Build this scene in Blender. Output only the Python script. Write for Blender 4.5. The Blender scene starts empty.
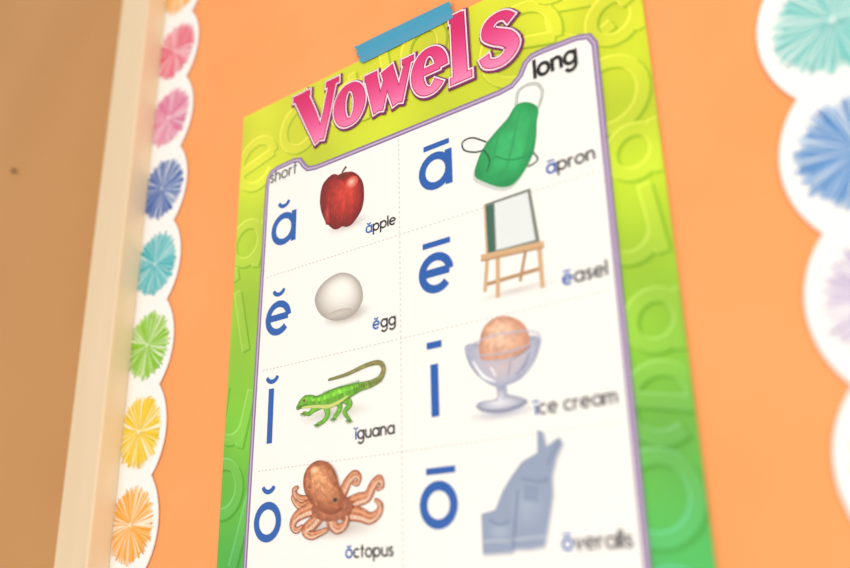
import bpy, math, random
from mathutils import Matrix, Vector, noise
from mathutils.geometry import tessellate_polygon
random.seed(7)
H=1.5                      # camera height
sc=bpy.context.scene
try:
    sc.view_settings.view_transform='Standard'; sc.view_settings.look='None'
    sc.view_settings.exposure=0; sc.view_settings.gamma=1
except Exception: pass

def lin(c):
    return tuple(((v/255)/12.92 if v/255<=.04045 else (((v/255)+.055)/1.055)**2.4) for v in c)
def mix(a,b,t): return tuple(a[i]*(1-t)+b[i]*t for i in range(3))
def clampc(c): return tuple(max(0,min(255,v)) for v in c)

# ---------------- materials ----------------
def new_mat(name):
    m=bpy.data.materials.new(name); m.use_nodes=True
    return m,m.node_tree,m.node_tree.nodes['Principled BSDF']
def noise_mat(name,c1,c2,scale,rough=.6,bump=0.0,stretch=(1,1,1),spec=.3):
    m,nt,b=new_mat(name); N=nt.nodes; L=nt.links
    tc=N.new('ShaderNodeTexCoord'); mp=N.new('ShaderNodeMapping'); mp.inputs['Scale'].default_value=stretch
    nz=N.new('ShaderNodeTexNoise'); nz.inputs['Scale'].default_value=scale; nz.inputs['Detail'].default_value=4
    cr=N.new('ShaderNodeValToRGB'); cr.color_ramp.elements[0].position=.3; cr.color_ramp.elements[1].position=.7
    cr.color_ramp.elements[0].color=(*lin(c1),1); cr.color_ramp.elements[1].color=(*lin(c2),1)
    L.new(tc.outputs['Object'],mp.inputs[0]); L.new(mp.outputs[0],nz.inputs['Vector'])
    L.new(nz.outputs['Fac'],cr.inputs[0]); L.new(cr.outputs[0],b.inputs['Base Color'])
    b.inputs['Roughness'].default_value=rough; b.inputs['Specular IOR Level'].default_value=spec
    if bump:
        bp=N.new('ShaderNodeBump'); bp.inputs['Strength'].default_value=bump; bp.inputs['Distance'].default_value=.002
        L.new(nz.outputs['Fac'],bp.inputs['Height']); L.new(bp.outputs[0],b.inputs['Normal'])
    return m
def ink_mat(name,rough,spec):
    m,nt,b=new_mat(name); N=nt.nodes; L=nt.links
    at=N.new('ShaderNodeAttribute'); at.attribute_name='Col'
    tc=N.new('ShaderNodeTexCoord'); nz=N.new('ShaderNodeTexNoise'); nz.inputs['Scale'].default_value=300
    mr=N.new('ShaderNodeMapRange'); mr.inputs['To Min'].default_value=.985; mr.inputs['To Max'].default_value=1.01
    vm=N.new('ShaderNodeVectorMath'); vm.operation='SCALE'
    L.new(tc.outputs['Object'],nz.inputs['Vector']); L.new(nz.outputs['Fac'],mr.inputs['Value'])
    L.new(at.outputs['Color'],vm.inputs[0]); L.new(mr.outputs[0],vm.inputs['Scale'])
    L.new(vm.outputs[0],b.inputs['Base Color'])
    b.inputs['Roughness'].default_value=rough; b.inputs['Specular IOR Level'].default_value=spec
    return m
INK=ink_mat('printed_poster_ink',.36,.5)
CARD=ink_mat('printed_border_card',.6,.2)
M_ORANGE=noise_mat('orange_backing_paper',(250,160,98),(253,167,106),7,.8,.04,spec=.1)
M_TAN=noise_mat('tan_painted_wall',(194,140,84),(202,149,92),3,.6,.05)
M_TRIM=noise_mat('cream_painted_trim',(228,204,168),(234,211,178),4,.45,.03,(6,6,.6))
M_FLOOR=noise_mat('floor_vinyl',(150,130,105),(175,155,130),5,.5)
M_METAL=noise_mat('dark_metal',(50,35,28),(70,50,40),40,.4)

# ---------------- flat printed artwork builder (units: mm on the sheet) ----------------
def catmull(pts,ws,n,closed):
    out=[];wo=[];N=len(pts)
    rng=N if closed else N-1
    for i in range(rng):
        if closed: p=[pts[(i-1)%N],pts[i],pts[(i+1)%N],pts[(i+2)%N]]
        else: p=[pts[max(i-1,0)],pts[i],pts[i+1],pts[min(i+2,N-1)]]
        w0=ws[i];w1=ws[(i+1)%N]
        for k in range(n):
            t=k/n
            q=[.5*((2*p[1][j])+(-p[0][j]+p[2][j])*t+(2*p[0][j]-5*p[1][j]+4*p[2][j]-p[3][j])*t*t+(-p[0][j]+3*p[1][j]-3*p[2][j]+p[3][j])*t**3) for j in (0,1)]
            out.append(tuple(q)); wo.append(w0*(1-t)+w1*t)
    if not closed: out.append(tuple(pts[-1])); wo.append(ws[-1])
    return out,wo
def smooth(pts,n=4): return catmull(pts,[1]*len(pts),n,True)[0]
def arc(cx,cz,rx,a0,a1,n=20,rz=None):
    rz=rz or rx
    return [(cx+rx*math.cos(math.radians(a0+(a1-a0)*i/n)),cz+rz*math.sin(math.radians(a0+(a1-a0)*i/n))) for i in range(n+1)]

class Ink:
    def __init__(s,layer): s.v=[];s.f=[];s.c=[];s.y=layer;s.clip=None;s.tiny=.012
    def nx(s,d=.03): s.y+=d
    def add(s,p,c):
        x,z=p
        if s.clip: x=max(s.clip[0],min(s.clip[1],x)); z=max(s.clip[2],min(s.clip[3],z))
        s.v.append((x/1000,-s.y/1000,z/1000)); s.c.append(lin(clampc(c))); return len(s.v)-1
    def poly(s,pts,col):
        f=col if callable(col) else (lambda x,z:col)
        ids=[s.add(p,f(*p)) for p in pts]
        for t in tessellate_polygon([[Vector((p[0],p[1],0)) for p in pts]]): s.f.append(tuple(ids[i] for i in t))
        s.nx()
    def blob(s,pts,c0,cin,cout,rings=6,pw=1.0,nz=0,fr=.2,step=.03):
        prev=None; n=len(pts)
        def cc(p,c):
            if not nz: return c
            k=1+nz*noise.noise(Vector((p[0]*fr,p[1]*fr,5)))+nz*.6*noise.noise(Vector((p[0]*fr*3,p[1]*fr*3,9)))
            return (c[0]*k,c[1]*k,c[2]*k)
        ctr=s.add(c0,cc(c0,cin))
        for r in range(1,rings+1):
            t=r/rings
            cur=[]
            for p in pts:
                q=(c0[0]+(p[0]-c0[0])*t,c0[1]+(p[1]-c0[1])*t); cur.append(s.add(q,cc(q,mix(cin,cout,t**pw))))
            for i in range(n):
                j=(i+1)%n
                if prev is None: s.f.append((ctr,cur[i],cur[j]))
                else: s.f.append((prev[i],cur[i],cur[j],prev[j]))
            prev=cur
        s.nx(step)
    def ribbon(s,pts,w,col,closed=False,sm=0,ext=0,rnd=False,step=True):
        ws=list(w) if hasattr(w,'__len__') else [w]*len(pts)
        if sm: pts,ws=catmull(pts,ws,sm,closed)
        pts=[Vector(p) for p in pts]; N=len(pts)
        if ext and not closed:
            pts[0]=pts[0]+(pts[0]-pts[1]).normalized()*ext; pts[-1]=pts[-1]+(pts[-1]-pts[-2]).normalized()*ext
        f=col if callable(col) else (lambda x,z:col)
        L=[]
        for i in range(N):
            a=pts[i-1] if (i>0 or closed) else None
            b=pts[(i+1)%N] if (i<N-1 or closed) else None
            t1=(pts[i]-a).normalized() if a is not None and (pts[i]-a).length>1e-9 else None
            t2=(b-pts[i]).normalized() if b is not None and (b-pts[i]).length>1e-9 else None
            t1=t1 or t2; t2=t2 or t1
            t=(t1+t2); t=t.normalized() if t.length>1e-6 else t1
            n=Vector((-t.y,t.x)); k=1/max(.45,abs(n.dot(Vector((-t1.y,t1.x)))))
            h=ws[i]/2*k
            p=pts[i]+n*h;q=pts[i]-n*h
            L.append((s.add(p,f(*p)),s.add(pts[i],f(*pts[i])),s.add(q,f(*q))))
        for i in range(N if closed else N-1):
            A=L[i];B=L[(i+1)%N]
            s.f.append((A[0],B[0],B[1],A[1])); s.f.append((A[1],B[1],B[2],A[2]))
        if rnd:
            s.y-=.004
            for p,wd in ((pts[0],ws[0]),(pts[-1],ws[-1])):
                c=s.add(p,f(*p)); rr=[s.add((p.x+wd/2*math.cos(k*math.pi/6),p.y+wd/2*math.sin(k*math.pi/6)),f(*p)) for k in range(12)]
                for k in range(12): s.f.append((c,rr[k],rr[(k+1)%12]))
            s.y+=.004
        s.nx(.03 if step else s.tiny)
    def obj(s,name,mat,parent=None):
        me=bpy.data.meshes.new(name); me.from_pydata(s.v,[],s.f)
        at=me.color_attributes.new('Col','FLOAT_COLOR','POINT')
        for i,c in enumerate(s.c): at.data[i].color=(*c,1)
        me.materials.append(mat); me.update()
        o=bpy.data.objects.new(name,me); sc.collection.objects.link(o)
        if parent: o.parent=parent
        return o

def box(name,x0,x1,y0,y1,z0,z1,mat,bev=0,parent=None):
    v=[(x,y,z) for x in(x0,x1) for y in(y0,y1) for z in(z0,z1)]
    f=[(0,1,3,2),(4,6,7,5),(0,4,5,1),(2,3,7,6),(0,2,6,4),(1,5,7,3)]
    me=bpy.data.meshes.new(name); me.from_pydata(v,[],f); me.materials.append(mat)
    o=bpy.data.objects.new(name,me); sc.collection.objects.link(o)
    if bev:
        b=o.modifiers.new('bevel','BEVEL'); b.width=bev; b.segments=3
    if parent: o.parent=parent
    return o

# ---------------- room shell ----------------
box('wall_back',-3,2,0,.12,0,2.8,M_TAN)
box('floor',-3,2,-3,.12,-.06,0,M_FLOOR)
BX0,BX1,BZ0,BZ1=-.765,.012,H-.36,H+.86
# orange paper: one thin sheet stapled flat on the wall inside the frame
me=bpy.data.meshes.new('bulletin_board'); me.from_pydata([(BX0,-.004,BZ0),(BX1,-.004,BZ0),(BX1,-.004,BZ1),(BX0,-.004,BZ1)],[],[(0,1,2,3)])
me.materials.append(M_ORANGE); bb=bpy.data.objects.new('bulletin_board',me); sc.collection.objects.link(bb)
box('trim_1',BX0-.059,BX0,-.0305,0,BZ0-.05,BZ1+.05,M_TRIM,.003)
box('trim_2',BX1,BX1+.059,-.0305,0,BZ0-.05,BZ1+.05,M_TRIM,.003)
box('trim_3',BX0,BX1,-.0305,0,BZ1,BZ1+.05,M_TRIM,.003)
box('trim_4',BX0,BX1,-.0305,0,BZ0-.05,BZ0,M_TRIM,.003)

# ---------------- poster ----------------
PX,PZ=-.6055,H+.461
W,HH=432.5,560
def tri(z,stops):
    t=-z
    for (a,ca),(b,cb) in zip(stops,stops[1:]):
        if t<=b: return mix(ca,cb,max(0,(t-a)/(b-a)))
    return stops[-1][1]
GL=[(0,(214,220,40)),(60,(212,220,42)),(150,(180,214,46)),(260,(146,204,48)),(360,(108,190,54)),(450,(74,178,62)),(560,(50,165,70))]
GR=[(0,(214,220,32)),(100,(204,218,34)),(220,(184,214,40)),(320,(138,200,50)),(400,(96,188,68)),(450,(68,182,88)),(560,(50,165,90))]
def green(x,z):
    c=mix(tri(z,GL),tri(z,GR),min(1,max(0,x/W)))
    k=1+.10*noise.noise(Vector((x*.018,z*.018,3)))
    return (c[0]*k,c[1]*k,c[2])
s=Ink(0)
nxg,nzg=44,56
ids=[[s.add((W*i/nxg,-HH*j/nzg),green(W*i/nxg,-HH*j/nzg)) for i in range(nxg+1)] for j in range(nzg+1)]
for j in range(nzg):
    for i in range(nxg): s.f.append((ids[j][i],ids[j+1][i],ids[j+1][i+1],ids[j][i+1]))
poster=s.obj('vowel_poster',INK)
sm_=poster.modifiers.new('thickness','SOLIDIFY'); sm_.thickness=.0003; sm_.offset=-1
poster.location=(PX,-.0062,PZ)

# glyphs, unit x-height
def glyph(ch):
    c=[(arc(.5,.5,.5,0,360,28)[:-1],True)]
    if ch=='a': return c+[([(1,1.08),(1,-.08)],False)],1
    if ch=='o': return c,1
    if ch=='p': return c+[([(0,1.08),(0,-.6)],False)],1
    if ch=='g': return c+[([(1,1.08),(1,-.1)]+arc(.5,-.12,.5,0,-150,14),False)],1
    if ch=='e': return [([(0.02,.52),(.98,.52)],False),(arc(.5,.5,.5,3,318,26),False)],1
    if ch=='l': return [([(0,1.6),(0,-.08)],False)],0
    if ch=='i': return [([(0,1.05),(0,-.08)],False),([(0,1.3),(0,1.52)],False)],0
    if ch=='I': return [([(0,1.05),(0,-.08)],False)],0
    if ch=='u': return [([(0,1.08),(0,.42)]+arc(.42,.42,.42,180,360,14)[1:]+[(.84,1.08)],False),([(.84,.5),(.84,-.08)],False)],.84
    if ch=='n': return [([(0,1.08),(0,-.08)],False),([(0,.55)]+arc(.4,.6,.4,180,0,14)+[(.8,-.08)],False)],.8
    if ch=='h': return [([(0,1.6),(0,-.08)],False),([(0,.55)]+arc(.4,.6,.4,180,0,14)+[(.8,-.08)],False)],.8
    if ch=='m': return [([(0,1.08),(0,-.08)],False),([(0,.6)]+arc(.33,.67,.33,180,0,12)+[(.66,-.08)],False),([(.66,.6)]+arc(.99,.67,.33,180,0,12)+[(1.32,-.08)],False)],1.32
    if ch=='r': return [([(0,1.08),(0,-.08)],False),([(0,.5)]+arc(.36,.6,.36,180,70,10),False)],.45
    if ch=='t': return [([(.2,1.5),(.2,-.08)],False),([(-.06,1),(.5,1)],False)],.45
    if ch=='c': return [(arc(.5,.5,.5,48,312,24),False)],.85
    if ch=='v': return [([(0,1.05),(.38,0),(.76,1.05)],False)],.76
    if ch=='s': return [(catmull([(.56,.86),(.3,1),(.06,.8),(.16,.58),(.42,.46),(.56,.24),(.3,0),(.0,.14)],[1]*8,5,False)[0],False)],.56
    return [],.2
def draw_text(ink,txt,x0,x1,base,stroke,cols,xh=None):
    gap=.34; tot=sum(glyph(c)[1] for c in txt)+gap*(len(txt)-1)
    sx=(x1-x0)/tot
    xh=xh or sx
    cx=x0
    for k,ch in enumerate(txt):
        st,w=glyph(ch); col=cols[k] if isinstance(cols,list) else cols
        for pts,cl in st: ink.ribbon([(cx+p[0]*sx,base+p[1]*xh) for p in pts],stroke*xh,col,cl,step=False)
        cx+=(w+gap)*sx

# embossed background vowels
s=Ink(.05); s.clip=(.5,W-.5,-HH+.5,-.5); s.tiny=.003
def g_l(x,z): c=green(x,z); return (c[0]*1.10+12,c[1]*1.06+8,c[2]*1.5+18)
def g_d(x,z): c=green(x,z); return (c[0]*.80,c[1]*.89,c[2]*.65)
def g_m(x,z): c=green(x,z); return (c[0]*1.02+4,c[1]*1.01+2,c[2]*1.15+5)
EMB=[('e',6,-92,50,12),('o',62,-66,46,0),('a',-8,-160,40,-15),('i',22,-250,55,15),('u',-14,-330,44,-15),('i',22,-440,70,-18),('o',-20,-400,44,0),('e',4,-540,56,10),
     ('e',352,-70,64,-16),('a',395,-92,36,10),('o',372,-160,54,0),('a',396,-200,34,0),('u',388,-262,44,8),('a',396,-320,34,-6),('e',386,-375,44,-12),('o',378,-440,50,0),('e',392,-500,38,10),
     ('u',160,-60,46,10),('o',215,-38,40,0),('e',290,-82,66,-15),('a',128,-62,40,0),('o',345,-30,40,0),('i',420,-60,50,25)]
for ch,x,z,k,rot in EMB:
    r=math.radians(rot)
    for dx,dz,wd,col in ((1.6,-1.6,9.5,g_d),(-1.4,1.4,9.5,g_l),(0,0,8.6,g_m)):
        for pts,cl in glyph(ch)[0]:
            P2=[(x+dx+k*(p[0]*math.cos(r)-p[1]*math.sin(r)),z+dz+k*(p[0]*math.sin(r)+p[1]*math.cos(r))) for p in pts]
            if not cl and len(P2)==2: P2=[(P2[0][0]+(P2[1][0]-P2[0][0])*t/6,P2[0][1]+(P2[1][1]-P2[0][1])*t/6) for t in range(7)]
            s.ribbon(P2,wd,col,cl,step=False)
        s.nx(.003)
def trim_faces(s):
    out=[]
    for f in s.f:
        P_=[s.v[i] for i in f]; n=len(P_); A=0
        for i in range(n):
            a,b=P_[i],P_[(i+1)%n]; A+=a[0]*b[2]-b[0]*a[2]
        if abs(A)>2e-8: out.append(f)
    s.f=out
trim_faces(s)
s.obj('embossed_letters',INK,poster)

# white panel with lilac outline
s=Ink(.85)
panel=[(35,-545),(37,-440),(39,-300),(41,-180),(42,-96),(43,-85),(47,-79.5),(56,-77.5),(78,-77),(86,-79),(91,-86),(97,-92),(108,-94),(200,-94.5),(310,-94.5),(321,-93),(329,-87),(334,-78),(340,-74),(350,-73.5),(380,-75),(389,-78),(393,-86),(393,-110),(392.5,-300),(392,-440),(391.5,-545)]
s.poly(panel,(247,246,243)); s.nx(.02)
s.ribbon(panel,5.2,(140,112,160),True); s.ribbon(panel,1.6,(196,178,208),True)
dots=(204,202,198)
for z in (-188.5,-277.5,-366,-455):
    x=48
    while x<384:
        s.poly([(x,z),(x+2.2,z),(x+2.2,z-.8),(x,z-.8)],dots); s.y-=.03; x+=4.5
z=-100
while z>-540:
    s.poly([(206,z),(206.9,z),(206.9,z-2.2),(206,z-2.2)],dots); s.y-=.03; z-=4.5
s.obj('white_panel',INK,poster)

# big vowels
BL=(28,92,178)
s=Ink(1.05)
def big(ch,x,base,xh=26.5,wd=6.3):
    for pts,cl in glyph(ch)[0]: s.ribbon([(x+p[0]*xh,base+p[1]*xh) for p in pts],wd,BL,cl,step=False)
def breve(cx,cz,r=7.2,wd=3.9,ink=None,col=BL): (ink or s).ribbon(arc(cx,cz+r*.55,r,200,340,12,r*.95),[wd*.8]+[wd]*11+[wd*.8],col,step=False)
def bar(x0,x1,z,wd=4.8,ink=None,col=BL): (ink or s).ribbon([(x0,z),(x1,z)],wd,col,step=False)
big('a',54.5,-158); breve(67,-118.5)
big('e',52,-245); breve(65,-206.5)
s.ribbon([(60.5,-296),(60.5,-344)],6.6,BL,step=False); breve(61,-287)
big('o',49,-422.5); breve(62,-382)
big('a',231,-156,27,6.8); bar(233,259,-119.5)
big('e',229,-244.5,27,6.8); bar(230,257,-206.5)
s.ribbon([(238.7,-304),(238.7,-344)],7.2,BL,step=False); bar(232,246,-289,5.4)
big('o',226,-421,27,6.8); bar(229,255,-383.5)
s.obj('vowel_letters',INK,poster)

# labels
s=Ink(1.02); s.tiny=.004; BK=(44,42,46); GY=(104,102,108); B2=(40,96,184)
def label(t,x0,x1,base,mark,col,short=True,stroke=.27):
    first=t[0] if t[0]!='i' else 'I'
    txt=first+t[1:]
    draw_text(s,txt,x0,x1,base,stroke,[B2]+[col]*(len(t)-1))
    k=(x1-x0)/(sum(glyph(c)[1] for c in txt)+.34*(len(txt)-1)); cx=x0+glyph(first)[1]*k/2
    if short: breve(cx,base+1.42*k,k*.36,k*.2,s,B2)
    else: bar(cx-.45*k,cx+.45*k,base+1.42*k,k*.2,s,B2)
label('apple',170,202,-177.5,0,BK); label('egg',178,201,-264.5,0,BK)
label('iguana',160,199,-351.5,0,BK); label('octopus',151,197,-440.5,0,BK)
label('apron',346,384,-178.5,0,(74,72,78),False); label('easel',352,385,-266.5,0,(84,82,88),False)
label('ice cream',324,383,-353.5,0,GY,False,.28); label('overalls',337,384,-442,0,GY,False,.28)
draw_text(s,'short',47,82,-91,.24,(120,120,120),xh=7.5)
draw_text(s,'long',342,377,-94.5,.3,(30,27,28),xh=10)
s.obj('word_labels',INK,poster)

# title
s=Ink(.95); s.tiny=.006
def tcol(x,z):
    t=min(1,max(0,(-z-8)/60)); return mix((212,16,98),(248,136,184),t**1.3)
def ell(cx,cz,rx,rz,a0,a1,n,thick,thin):
    P_=arc(cx,cz,rx,a0,a1,n,rz); Wd=[thin+(thick-thin)*abs(math.cos(math.radians(a0+(a1-a0)*i/n)))**1.3 for i in range(n+1)]
    return P_,Wd
T=[]
T.append(([(85,-9),(99,-38),(111.5,-66)],[16,15,11],False,0)); T.append(([(127,-10),(120,-40),(112.5,-66)],[8.5,8.5,9],False,0))
T.append(([(75,-9.5),(97,-9.5)],[5.5,5.5],False,0)); T.append(([(119,-10),(135,-10)],[5,5],False,0))
p,w=ell(149,-43,12.5,18.5,0,360,36,13,6.5); T.append((p[:-1],w[:-1],True,0))
T.append(([(175,-24),(184,-63)],[13,11],False,0)); T.append(([(195,-30),(185,-63)],[6.5,8],False,0))
T.append(([(194,-24),(206,-63)],[13,11],False,0)); T.append(([(218,-25),(207,-63)],[6.5,8],False,0))
T.append(([(168,-24),(182,-24)],[5,5],False,0)); T.append(([(212,-25),(224,-25)],[5,5],False,0))
p,w=ell(241,-46,13,19.5,0,318,34,12,6.5); T.append((p,w,False,0)); T.append(([(230,-45),(252,-45)],[6,6],False,0))
T.append(([(272,-3),(273,-66)],[13,13.5],False,0)); T.append(([(264,-5),(276,-5)],[6,6],False,0)); T.append(([(263,-66),(284,-66)],[6,6],False,0))
T.append(([(324,-31),(319,-25.5),(311,-24),(303,-28),(302,-36),(310,-42.5),(319,-48),(324,-56),(319,-64),(310,-67),(300,-64),(297,-57)],[9,7,7,9,12,13.5,13.5,12,9,7,7,9],False,4))
for d,col in ((7.6,(120,22,88)),(4.6,(254,228,240)),(1.8,(186,14,88)),(0,tcol)):
    off=-1.2 if d==7.6 else 0
    for pts,w,cl,smn in T:
        if d==0 and len(pts)<=3 and not cl:
            q=[];ww=[]
            for (a,b),(wa,wb) in zip(zip(pts,pts[1:]),zip(w,w[1:])):
                for k in range(6): q.append((a[0]+(b[0]-a[0])*k/6,a[1]+(b[1]-a[1])*k/6)); ww.append(wa+(wb-wa)*k/6)
            q.append(pts[-1]); ww.append(w[-1]); pts,w=q,ww
        s.ribbon([(a-off*.8,b+off) for a,b in pts],[v+d for v in w],col,cl,sm=smn,ext=d/2,step=False)
s.obj('title_lettering',INK,poster)

# ---------------- pictures ----------------
def hm(t): 
    o=[]
    for a in t.split():
        x,y=a.split(','); o.append((float(x)/2,-float(y)/2))
    return o
def sh(pts,dx,dz,k=1):
    cx=sum(p[0] for p in pts)/len(pts);cz=sum(p[1] for p in pts)/len(pts)
    return [(cx+(p[0]-cx)*k+dx,cz+(p[1]-cz)*k+dz) for p in pts]
WH=(247,246,243)
def oval(cx,cz,rx,rz,n=28): return arc(cx,cz,rx,0,360,n,rz)[:-1]
# apple
s=Ink(1.0)
apple=smooth([(126,-109),(116.5,-116),(114.2,-132.5),(119.7,-149.9),(130,-162),(137,-164.5),(142,-163.5),(148,-165.5),(154.7,-164),(163.9,-155),(167.2,-143.6),(166,-128.7),(158.9,-117.6),(149,-112),(141,-115.5),(133.4,-109.4)])
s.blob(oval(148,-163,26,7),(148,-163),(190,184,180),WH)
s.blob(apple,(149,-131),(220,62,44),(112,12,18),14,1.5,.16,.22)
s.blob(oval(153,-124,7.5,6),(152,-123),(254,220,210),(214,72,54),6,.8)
s.blob(oval(124,-146,3.5,11),(124,-146),(196,74,62),(150,26,28),4)
s.blob(oval(141,-114,9,3.2),(141,-114),(84,14,10),(150,36,26),4)
s.ribbon([(140,-115),(141.5,-110),(146,-106)],[2.0,1.6,2.6],(92,60,34),sm=4)
for k in range(30):
    a=random.uniform(0,6.28);r=random.uniform(7,20); x=141+r*math.cos(a);z=-138+r*math.sin(a)
    dx=(x-141)*.12
    s.ribbon([(x,z),(x+dx*.6,z-4)],[.15,.5],(206,88,60),step=False); s.y-=s.tiny-.001
s.nx()
s.obj('apple_picture',INK,poster)
# egg
s=Ink(1.0)
egg=smooth([(139,-206.4),(123.7,-209.5),(113.5,-217),(111,-227),(118.6,-240),(132.9,-248),(148.9,-249.5),(161.2,-244.5),(166.6,-234.5),(163.2,-221),(152.9,-211)])
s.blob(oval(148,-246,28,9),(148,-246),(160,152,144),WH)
s.blob(egg,(143,-220),(250,248,243),(168,160,152),12,2.4)
s.blob(oval(140,-243,15,3.5),(140,-243),(206,200,192),(188,181,173),3)
s.obj('egg_picture',INK,poster)
# iguana
s=Ink(1.0)
body=[(94.5,-317.5),(98,-315.4),(103,-313.6),(109,-314.2),(115,-315.5),(122,-316),(132,-315.5),(142,-313.7),(153,-312),(164,-310.3),(176.6,-309.4),(186,-306),(189,-299),(184,-293.5),(171,-293.5),(150,-297.5),(130,-299)]
bw=[3,6.5,9.5,10,8.5,11,14,13.5,10,6.6,5,4.2,3.4,3,2.5,1.9,1]
ig=hm("244,637 226,643 215,649 203,646 253,638 258,655 249,666 236,669 291,633 307,645 296,657 307,671 278,631 285,649 272,664")
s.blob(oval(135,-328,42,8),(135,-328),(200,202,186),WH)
legs=[ig[0:4],ig[4:8],ig[8:12],ig[12:15]]
def igc(x,z):
    t=min(1,max(0,(x-160)/32)) if z<-303 else 1
    k=1+.34*noise.noise(Vector((x*.45,z*.45,2)))+.22*noise.noise(Vector((x*1.3,z*1.3,7)))
    c=mix((104,172,44),(150,136,80),t); return (c[0]*k,c[1]*k,c[2]*k)
for L_ in (legs[3],legs[0],legs[1],legs[2]):
    n=len(L_)
    s.ribbon(L_,[8,5.6,4,3][:n],(76,116,36),sm=5,rnd=True)
    s.ribbon(L_,[6.8,4.4,2.8,2][:n],lambda x,z:tuple(v*1.08 for v in igc(x,-320)),sm=5,rnd=True)
    e=L_[-1]
    for a in (-40,-75,-110,-145,-175): s.ribbon([e,(e[0]+4.6*math.cos(math.radians(a)),e[1]+3.4*math.sin(math.radians(a)))],[1.3,.6],(96,136,46),step=False)
s.ribbon(body,[v+1.2 for v in bw],(72,112,36),sm=6,rnd=True)
s.ribbon(body,bw,igc,sm=6,rnd=True)
up=body[2:10]; uw=bw[2:10]
s.ribbon([(a,b+v*.2) for (a,b),v in zip(up,uw)],[v*.3 for v in uw],lambda x,z:tuple(v*1.22 for v in igc(x,-320)),sm=5)
s.ribbon([(99,-318.2),(106,-318.6),(116,-319.6),(130,-321.4),(142,-319.4),(152,-315.5)],[1,2,2.6,3.2,3,1],(206,214,122),sm=4)
for k in range(22):   # dorsal crest
    x=112+k*2.4; z=-315.8+5.2+(x-112)*.09 -(1.6 if x<122 else 0)
    s.ribbon([(x,z-.4),(x+1.0,z+2.0)],[1.3,.3],(86,146,44),step=False); s.y-=s.tiny-.001
for k in range(12):   # tail bands
    x=158+k*2.6; s.ribbon([(x,-308.2),(x+.8,-312+ k*.22)],.8,(96,90,50),step=False); s.y-=s.tiny-.001
s.nx()
s.blob(oval(102,-312.6,1.5,1.4,10),(102,-312.6),(16,18,12),(206,176,60),3,3)
s.ribbon([(94,-317.6),(99,-317),(105,-316.2)],.6,(50,72,26))
s.obj('iguana_picture',INK,poster)
# octopus
s=Ink(1.0)
def octc(x,z):
    k=noise.noise(Vector((x*.28,z*.28,1)))+.6*noise.noise(Vector((x*.8,z*.8,4)))
    return (198+46*k,120+48*k,82+44*k)
def arm(pts,w0,w1):
    n=len(pts); ws=[w0+(w1-w0)*i/(n-1) for i in range(n)]
    s.ribbon(pts,[v+1.2 for v in ws],(132,68,46),sm=7,rnd=True)
    s.ribbon(pts,ws,octc,sm=7,rnd=True)
    q,wq=catmull(pts,ws,7,False)
    s.ribbon([(a,b+v*.22) for (a,b),v in zip(q,wq)],[v*.18 for v in wq],(228,164,122))
    s.ribbon([(a,b-v*.26) for (a,b),v in zip(q,wq)],[v*.26 for v in wq],(240,204,174))
    for i in range(2,len(q)-1,2): s.blob(oval(q[i][0],q[i][1]-wq[i]*.26,wq[i]*.13,wq[i]*.11,8),(q[i][0],q[i][1]-wq[i]*.26),(168,106,84),(250,226,204),2,step=.001)
    s.nx(.012)
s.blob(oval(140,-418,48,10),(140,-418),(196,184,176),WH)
A=[hm("287,795 296,780 306,766 318,758 327,763 324,772 316,771"),hm("298,805 325,797 345,793 357,776 369,769 374,779 366,784"),hm("298,814 329,819 350,826 366,820 371,808 362,800"),
   hm("230,790 208,789 192,783 186,772 193,768"),hm("226,797 205,799 190,791 183,783"),hm("234,803 210,808 192,816 186,828 195,836 206,830"),hm("249,810 234,825 216,836 228,845 248,842 262,838"),hm("273,815 272,828 284,838 298,834 305,822 297,814")]
for a,w0 in zip(A,(10,11,12,8,8,11,12,10)): arm(a,w0,2.4)
s.blob(smooth(oval(136,-403,22,10,14)),(135,-402),(216,142,104),(160,90,62),8,1,.28,.3)
head=smooth([(108,-369.5),(104,-379),(107,-390),(118,-401),(134,-408),(147,-405),(150,-396),(144.5,-388),(140,-376),(132,-367.5),(119,-364.5)])
s.blob(head,(121,-376),(238,170,118),(150,76,46),18,1.5,.28,.3)
s.blob(oval(117,-372,5,3),(117,-372),(252,216,182),(234,166,116),3)
for k in range(60):
    a=random.uniform(0,6.28); r=random.uniform(0,15)**1.0; x=124+r*math.cos(a); z=-384+r*1.05*math.sin(a)
    s.blob(oval(x,z,.8,.6,6),(x,z),random.choice([(156,80,50),(236,184,144)]),(202,128,86),1,step=.001)
s.nx()
s.blob(oval(140,-397,3.6,2.4,12),(140,-397),(40,26,20),(206,146,100),3,2)
s.obj('octopus_picture',INK,poster)
# apron
s=Ink(1.0)
ap=hm("647,223 668,226 685,243 681,266 678,292 670,318 653,341 633,356 610,353 583,336 565,319 572,294 587,272 610,254 631,240")
s.ribbon([(323.5,-111.5),(326,-101),(334,-97.8),(343.5,-101),(347,-110),(342.5,-121.5)],2.4,(120,132,128),sm=5)
s.ribbon([(323.5,-111.5),(326,-101),(334,-97.8),(343.5,-101),(347,-110),(342.5,-121.5)],1.3,(216,222,216),sm=5)
s.ribbon([(338,-146),(335,-155),(339,-164),(330,-167),(319,-161),(312,-155)],1.4,(26,66,52),sm=5)
s.blob(sh(smooth(ap),-1.5,-2.5,1.0),(315,-150),(176,190,182),(206,214,208),2)
s.blob(smooth(ap,3),(322,-140),(56,186,108),(28,150,82),10,1.6,.10,.06)
s.ribbon([(295,-134),(282,-125.5),(272.5,-126),(273.5,-133.5),(283.5,-139),(292,-140)],1.4,(26,66,52),sm=5)
s.ribbon([(292,-140),(297,-150),(294,-160)],1.2,(26,66,52),sm=5)
for q in ([(326,-118),(318,-145),(308,-172)],[(337,-124),(331,-148),(322,-172)],[(306,-132),(300,-150),(292,-166)]):
    s.ribbon(q,[1,2.4,1],(42,164,92),sm=4)
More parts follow.
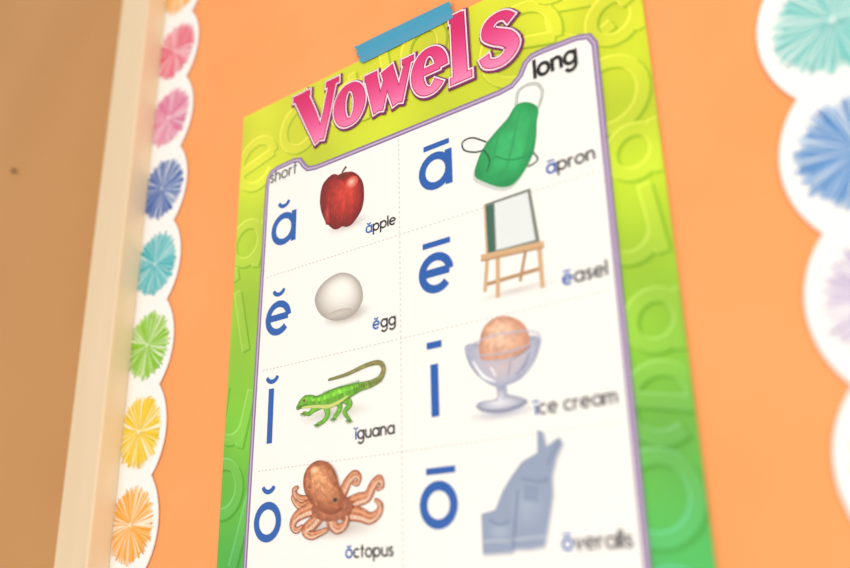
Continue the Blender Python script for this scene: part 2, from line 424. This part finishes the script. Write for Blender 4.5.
s.ribbon([(302,-149),(316,-157),(329,-158)],.9,(28,138,76),sm=4)
s.obj('apron_picture',INK,poster)
# easel
s=Ink(1.0); WD=(214,174,130); WD2=(184,142,102)
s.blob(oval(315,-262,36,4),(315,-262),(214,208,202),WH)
s.ribbon([(324,-232),(317.5,-256)],2.6,WD2)
s.ribbon([(288,-251.5),(335,-250)],3,WD2)
s.ribbon([(291,-228),(287,-257)],3.2,WD); s.ribbon([(300,-228),(298,-264)],3.6,WD)
s.ribbon([(335,-232),(335.5,-265)],3.6,WD)
s.poly([(290,-186.5),(331,-185.5),(336,-231),(290.5,-228)],(124,132,122))
s.poly([(291.5,-188.5),(298,-188.3),(297.5,-227.5),(292,-227)],(60,104,88))
s.poly([(299.5,-188.4),(328.6,-188),(332.4,-227.4),(299,-226.8)],(228,234,236))
s.ribbon([(285,-229.5),(339,-232.5)],5.2,WD); s.ribbon([(285,-231.8),(339,-234.8)],1.4,WD2)
s.ribbon([(290.5,-187),(290.5,-228)],1.6,WD)
s.obj('easel_picture',INK,poster)
# ice cream
s=Ink(1.0)
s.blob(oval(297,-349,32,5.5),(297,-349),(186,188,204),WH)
foot=smooth(hm("586,661 586,676 557,677 550,684 566,693 593,698 622,695 636,687 620,678 603,672 603,662"),3)
s.blob(foot,(294,-341),(232,234,242),(150,154,180),6,1.3)
bowl=smooth([(268,-294.5),(269,-306),(275,-316.5),(284.5,-325),(294,-330.5),(302,-330),(313.5,-327),(323,-319),(329,-309.5),(330.5,-300),(315,-297),(285,-296)],3)
s.blob(bowl,(298,-312),(228,222,228),(158,164,192),8,1.3,.05,.2)
sc_=smooth(hm("559,605 563,580 571,566 587,558 606,558 626,567 640,582 645,604 640,624 619,634 586,630 566,620"),3)
s.blob(sc_,(296,-288),(246,204,176),(200,140,112),14,1.4,.16,.25)
s.blob(smooth([(272,-306),(285,-309),(300,-311),(316,-309),(327,-304),(322,-318),(311,-325),(298,-328),(286,-324),(277,-316)],3),(299,-316),(212,192,194),(182,186,208),5)
s.ribbon(arc(299.5,-299,31,0,360,44,7)[:-1],[1.1]*44,(186,188,208),True)
s.ribbon([(274,-308),(282,-320),(292,-326)],[1,2.6,1],(246,248,252),sm=4); s.ribbon([(322,-309),(317,-318),(309,-324)],[1,2.2,1],(144,150,180),sm=4)
s.ribbon([(289,-315),(293,-322)],[1.4,1.4],(246,246,252)); s.ribbon([(306,-314),(303,-323)],[1.2,1.2],(160,164,190))
s.ribbon(arc(297,-342,20,190,350,16,5),1.2,(130,134,164))
s.obj('ice_cream_picture',INK,poster)
# overalls
s=Ink(1.0)
ov=hm("647,728 656,732 659,752 679,741 684,750 673,768 665,790 664,815 656,846 647,878 625,881 602,880 597,884 551,885 551,832 574,828 588,803 604,784 620,768 645,758")
s.poly(sh(ov,1.2,-1.5,1.01),(208,210,216))
s.poly(ov,(146,160,188))
s.blob(smooth(oval(312,-412,16,18,16)),(312,-412),(164,178,202),(146,160,188),5)
s.blob(oval(290,-428,11,8,16),(290,-428),(168,182,204),(146,160,188),4)
for q,c in (([(300,-441),(303,-420),(306,-402)],(120,136,168)),([(309,-395),(322,-398),(330,-397)],(126,142,172)),([(340,-373),(333,-382),(330,-388)],(130,146,174)),([(277,-434),(298,-435)],(180,190,208)),([(301,-434),(325,-433)],(180,190,208)),([(282,-420),(290,-424),(298,-422)],(126,142,172))):
    s.ribbon(q,1.6,c,sm=3 if len(q)>2 else 0)
s.poly([(311,-399),(322,-401),(320,-411),(310,-409)],(138,154,184))
s.obj('overalls_picture',INK,poster)
# fifth row (below the photographed part)
s=Ink(1.0)
for x0 in (50,226):
    for pts,cl in glyph('u')[0]: s.ribbon([(x0+p[0]*26.5,-512+p[1]*26.5) for p in pts],6.3,BL,cl,step=False)
breve(61,-472,ink=s); bar(226,250,-473,ink=s)
s.blob(arc(140,-495,30,0,180,20,24)+[(110,-497)],(140,-488),(240,200,60),(200,60,60)); s.ribbon([(140,-490),(140,-520),(136,-524),(132,-520)],1.6,(80,60,50),sm=3)
s.blob(oval(305,-500,30,14),(305,-500),(120,170,220),(60,100,180)); s.ribbon([(275,-500),(262,-490)],[6,12],(60,100,180))
s.obj('bottom_row_pictures',INK,poster)

# ---------------- painter's tape ----------------
s=Ink(0)
top=[(154,17.5),(160,16.2),(173.7,16.4),(200,16),(232,15.4),(263.9,14.6)]
rt=[(263.9,14.6),(266.4,10),(265.2,7),(268,3),(266.6,0),(268.2,-4)]
bt=[(268.2,-4),(253.7,-5),(220,-5.2),(190,-5.6),(165.2,-5.6)]
lf=[(165.2,-5.6),(161,-1),(162.5,3),(157.5,7),(158.6,11),(154,17.5)]
pts=top[:-1]+rt[:-1]+bt[:-1]+lf[:-1]
s.poly(pts,lambda x,z:(84+16*noise.noise(Vector((x*.06,z*.06,0))),158,192))
tape=s.obj('painters_tape',ink_mat('blue_masking_tape',.7,.15)); tape.location=(PX,-.0076,PZ)
t_=tape.modifiers.new('thickness','SOLIDIFY'); t_.thickness=.0002

# ---------------- scalloped border strips ----------------
def border(name,cx,flip,zc,cols,lx,n,back):
    p=90.0; s=Ink(0)
    sag=17.0; R=((p/2)**2+sag**2)/(2*sag); ha=math.degrees(math.asin(p/2/R))
    for k in range(n):
        z0=zc-p*k
        edge=[]
        for i in range(25):
            a=math.radians(ha-2*ha*i/24)
            xx=lx-R+R*math.cos(a); edge.append((flip*xx,z0+R*math.sin(a)))
        poly=edge+[(flip*back,z0-p/2),(flip*back,z0+p/2)]
        s.y=0; s.poly(poly,(248,247,246))
        for (a,b) in zip(edge,edge[1:]):
            s.y=0; i0=s.add(a,(225,222,220)); i1=s.add(b,(225,222,220)); s.y=-1.2
            i2=s.add(b,(225,222,220)); i3=s.add(a,(225,222,220)); s.f.append((i0,i1,i2,i3))
        col=cols[k%len(cols)]; rd=36.5
        s.y=.08
        s.blob(oval(0,z0,rd*.93,rd*.93,40),(0,z0),mix(col,(255,255,255),.45),mix(col,(250,248,246),.6),3)
        for j in range(150):
            a=2*math.pi*(j+random.uniform(-.4,.4))/150; r0=random.uniform(1,9); r1=rd*random.uniform(.80,1.05)
            c=mix(col,(252,250,248),random.choice([0,0,.12,.3,.55,.8]))
            if j%5==0: c=mix(col,(40,40,60),.12)
            s.y=.12+.002*j
            d=Vector((math.cos(a),math.sin(a)))
            s.ribbon([(d.x*r0,z0+d.y*r0),(d.x*(r0+r1)*.55,z0+d.y*(r0+r1)*.55),(d.x*r1,z0+d.y*r1)],[.5,1.6,random.uniform(.7,2.4)],c,step=False)
        s.y=.5; s.blob(oval(0,z0,2.4,2.4,12),(0,z0),(250,248,246),mix(col,(255,255,255),.5),2)
    lim=abs(back)/1000
    s.v=[(max(v[0],-lim) if flip>0 else min(v[0],lim),v[1],v[2]) for v in s.v]
    trim_faces_keep_rim(s)
    o=s.obj(name,CARD); o.location=(cx,-.0062,H); return o
def trim_faces_keep_rim(s):
    s.f=[f for f in s.f if (Vector(s.v[f[1]])-Vector(s.v[f[0]])).cross(Vector(s.v[f[2]])-Vector(s.v[f[0]])).length>1e-9]
PINK=(232,92,118);MAU=(222,122,160);BLU=(54,92,170);TEAL=(78,184,194);GRN=(138,200,52);YEL=(244,204,40);ORG=(250,172,68)
border('scalloped_border',-.7365,1,690,[ORG,PINK,MAU,BLU,TEAL,GRN,YEL,ORG,PINK,MAU,BLU],42.5,11,-28)
border('scalloped_border',-.057,-1,682.5,[ORG,PINK,MAU,GRN,(124,204,200),(90,144,206),(206,194,222),(240,222,186),PINK,MAU,BLU],45,11,-66)

# small nail in the tan wall
bpy.ops.mesh.primitive_cylinder_add(radius=.003,depth=.002,vertices=20,location=(PX-.4904,-.006,PZ+.100),rotation=(math.pi/2,0,0))
nail=bpy.context.object; nail.name='wall_nail'; nail.data.materials.append(M_METAL)
bpy.ops.mesh.primitive_cylinder_add(radius=.0014,depth=.008,vertices=12,location=(0,0,0))
sh_=bpy.context.object; sh_.name='nail_shank'; sh_.parent=nail; sh_.location=(0,0,-.003); sh_.data.materials.append(M_METAL)

# ---------------- light ----------------
w=bpy.data.worlds.new('world'); sc.world=w; w.use_nodes=True
bg=w.node_tree.nodes['Background']; bg.inputs[0].default_value=(1,.955,.89,1); bg.inputs[1].default_value=.76
def area(name,loc,target,size,power,col):
    l=bpy.data.lights.new(name,'AREA'); l.shape='RECTANGLE'; l.size=size[0]; l.size_y=size[1]; l.energy=power; l.color=col
    o=bpy.data.objects.new(name,l); sc.collection.objects.link(o); o.location=loc
    o.rotation_euler=(Vector(target)-Vector(loc)).to_track_quat('-Z','Y').to_euler()
area('window_light',(1.3,-1.9,1.6),(-.15,0,1.5),(1.4,1.4),34,(1,.96,.9))
area('added_sheen_light',(-1.5,-2.5,.95),(-.3,0,1.5),(1.2,1.0),13,(1,.97,.93))  # unseen area light, added for sheen over the poster's lower right and overall lift

# ---------------- camera ----------------
cam=bpy.data.cameras.new('camera'); co=bpy.data.objects.new('camera',cam); sc.collection.objects.link(co)
r=Vector((.7962,.6047,-.0200)).normalized(); u=Vector((.2187,-.2566,.9415)); u=(u-r*u.dot(r)).normalized(); b=r.cross(u)
M=Matrix((( r.x,u.x,b.x,0),(r.y,u.y,b.y,-.507),(r.z,u.z,b.z,H),(0,0,0,1)))
co.matrix_world=M
cam.sensor_width=36; cam.lens=841/850*36; cam.clip_start=.01
cam.dof.use_dof=True; cam.dof.focus_distance=.73; cam.dof.aperture_fstop=2.2
sc.camera=co
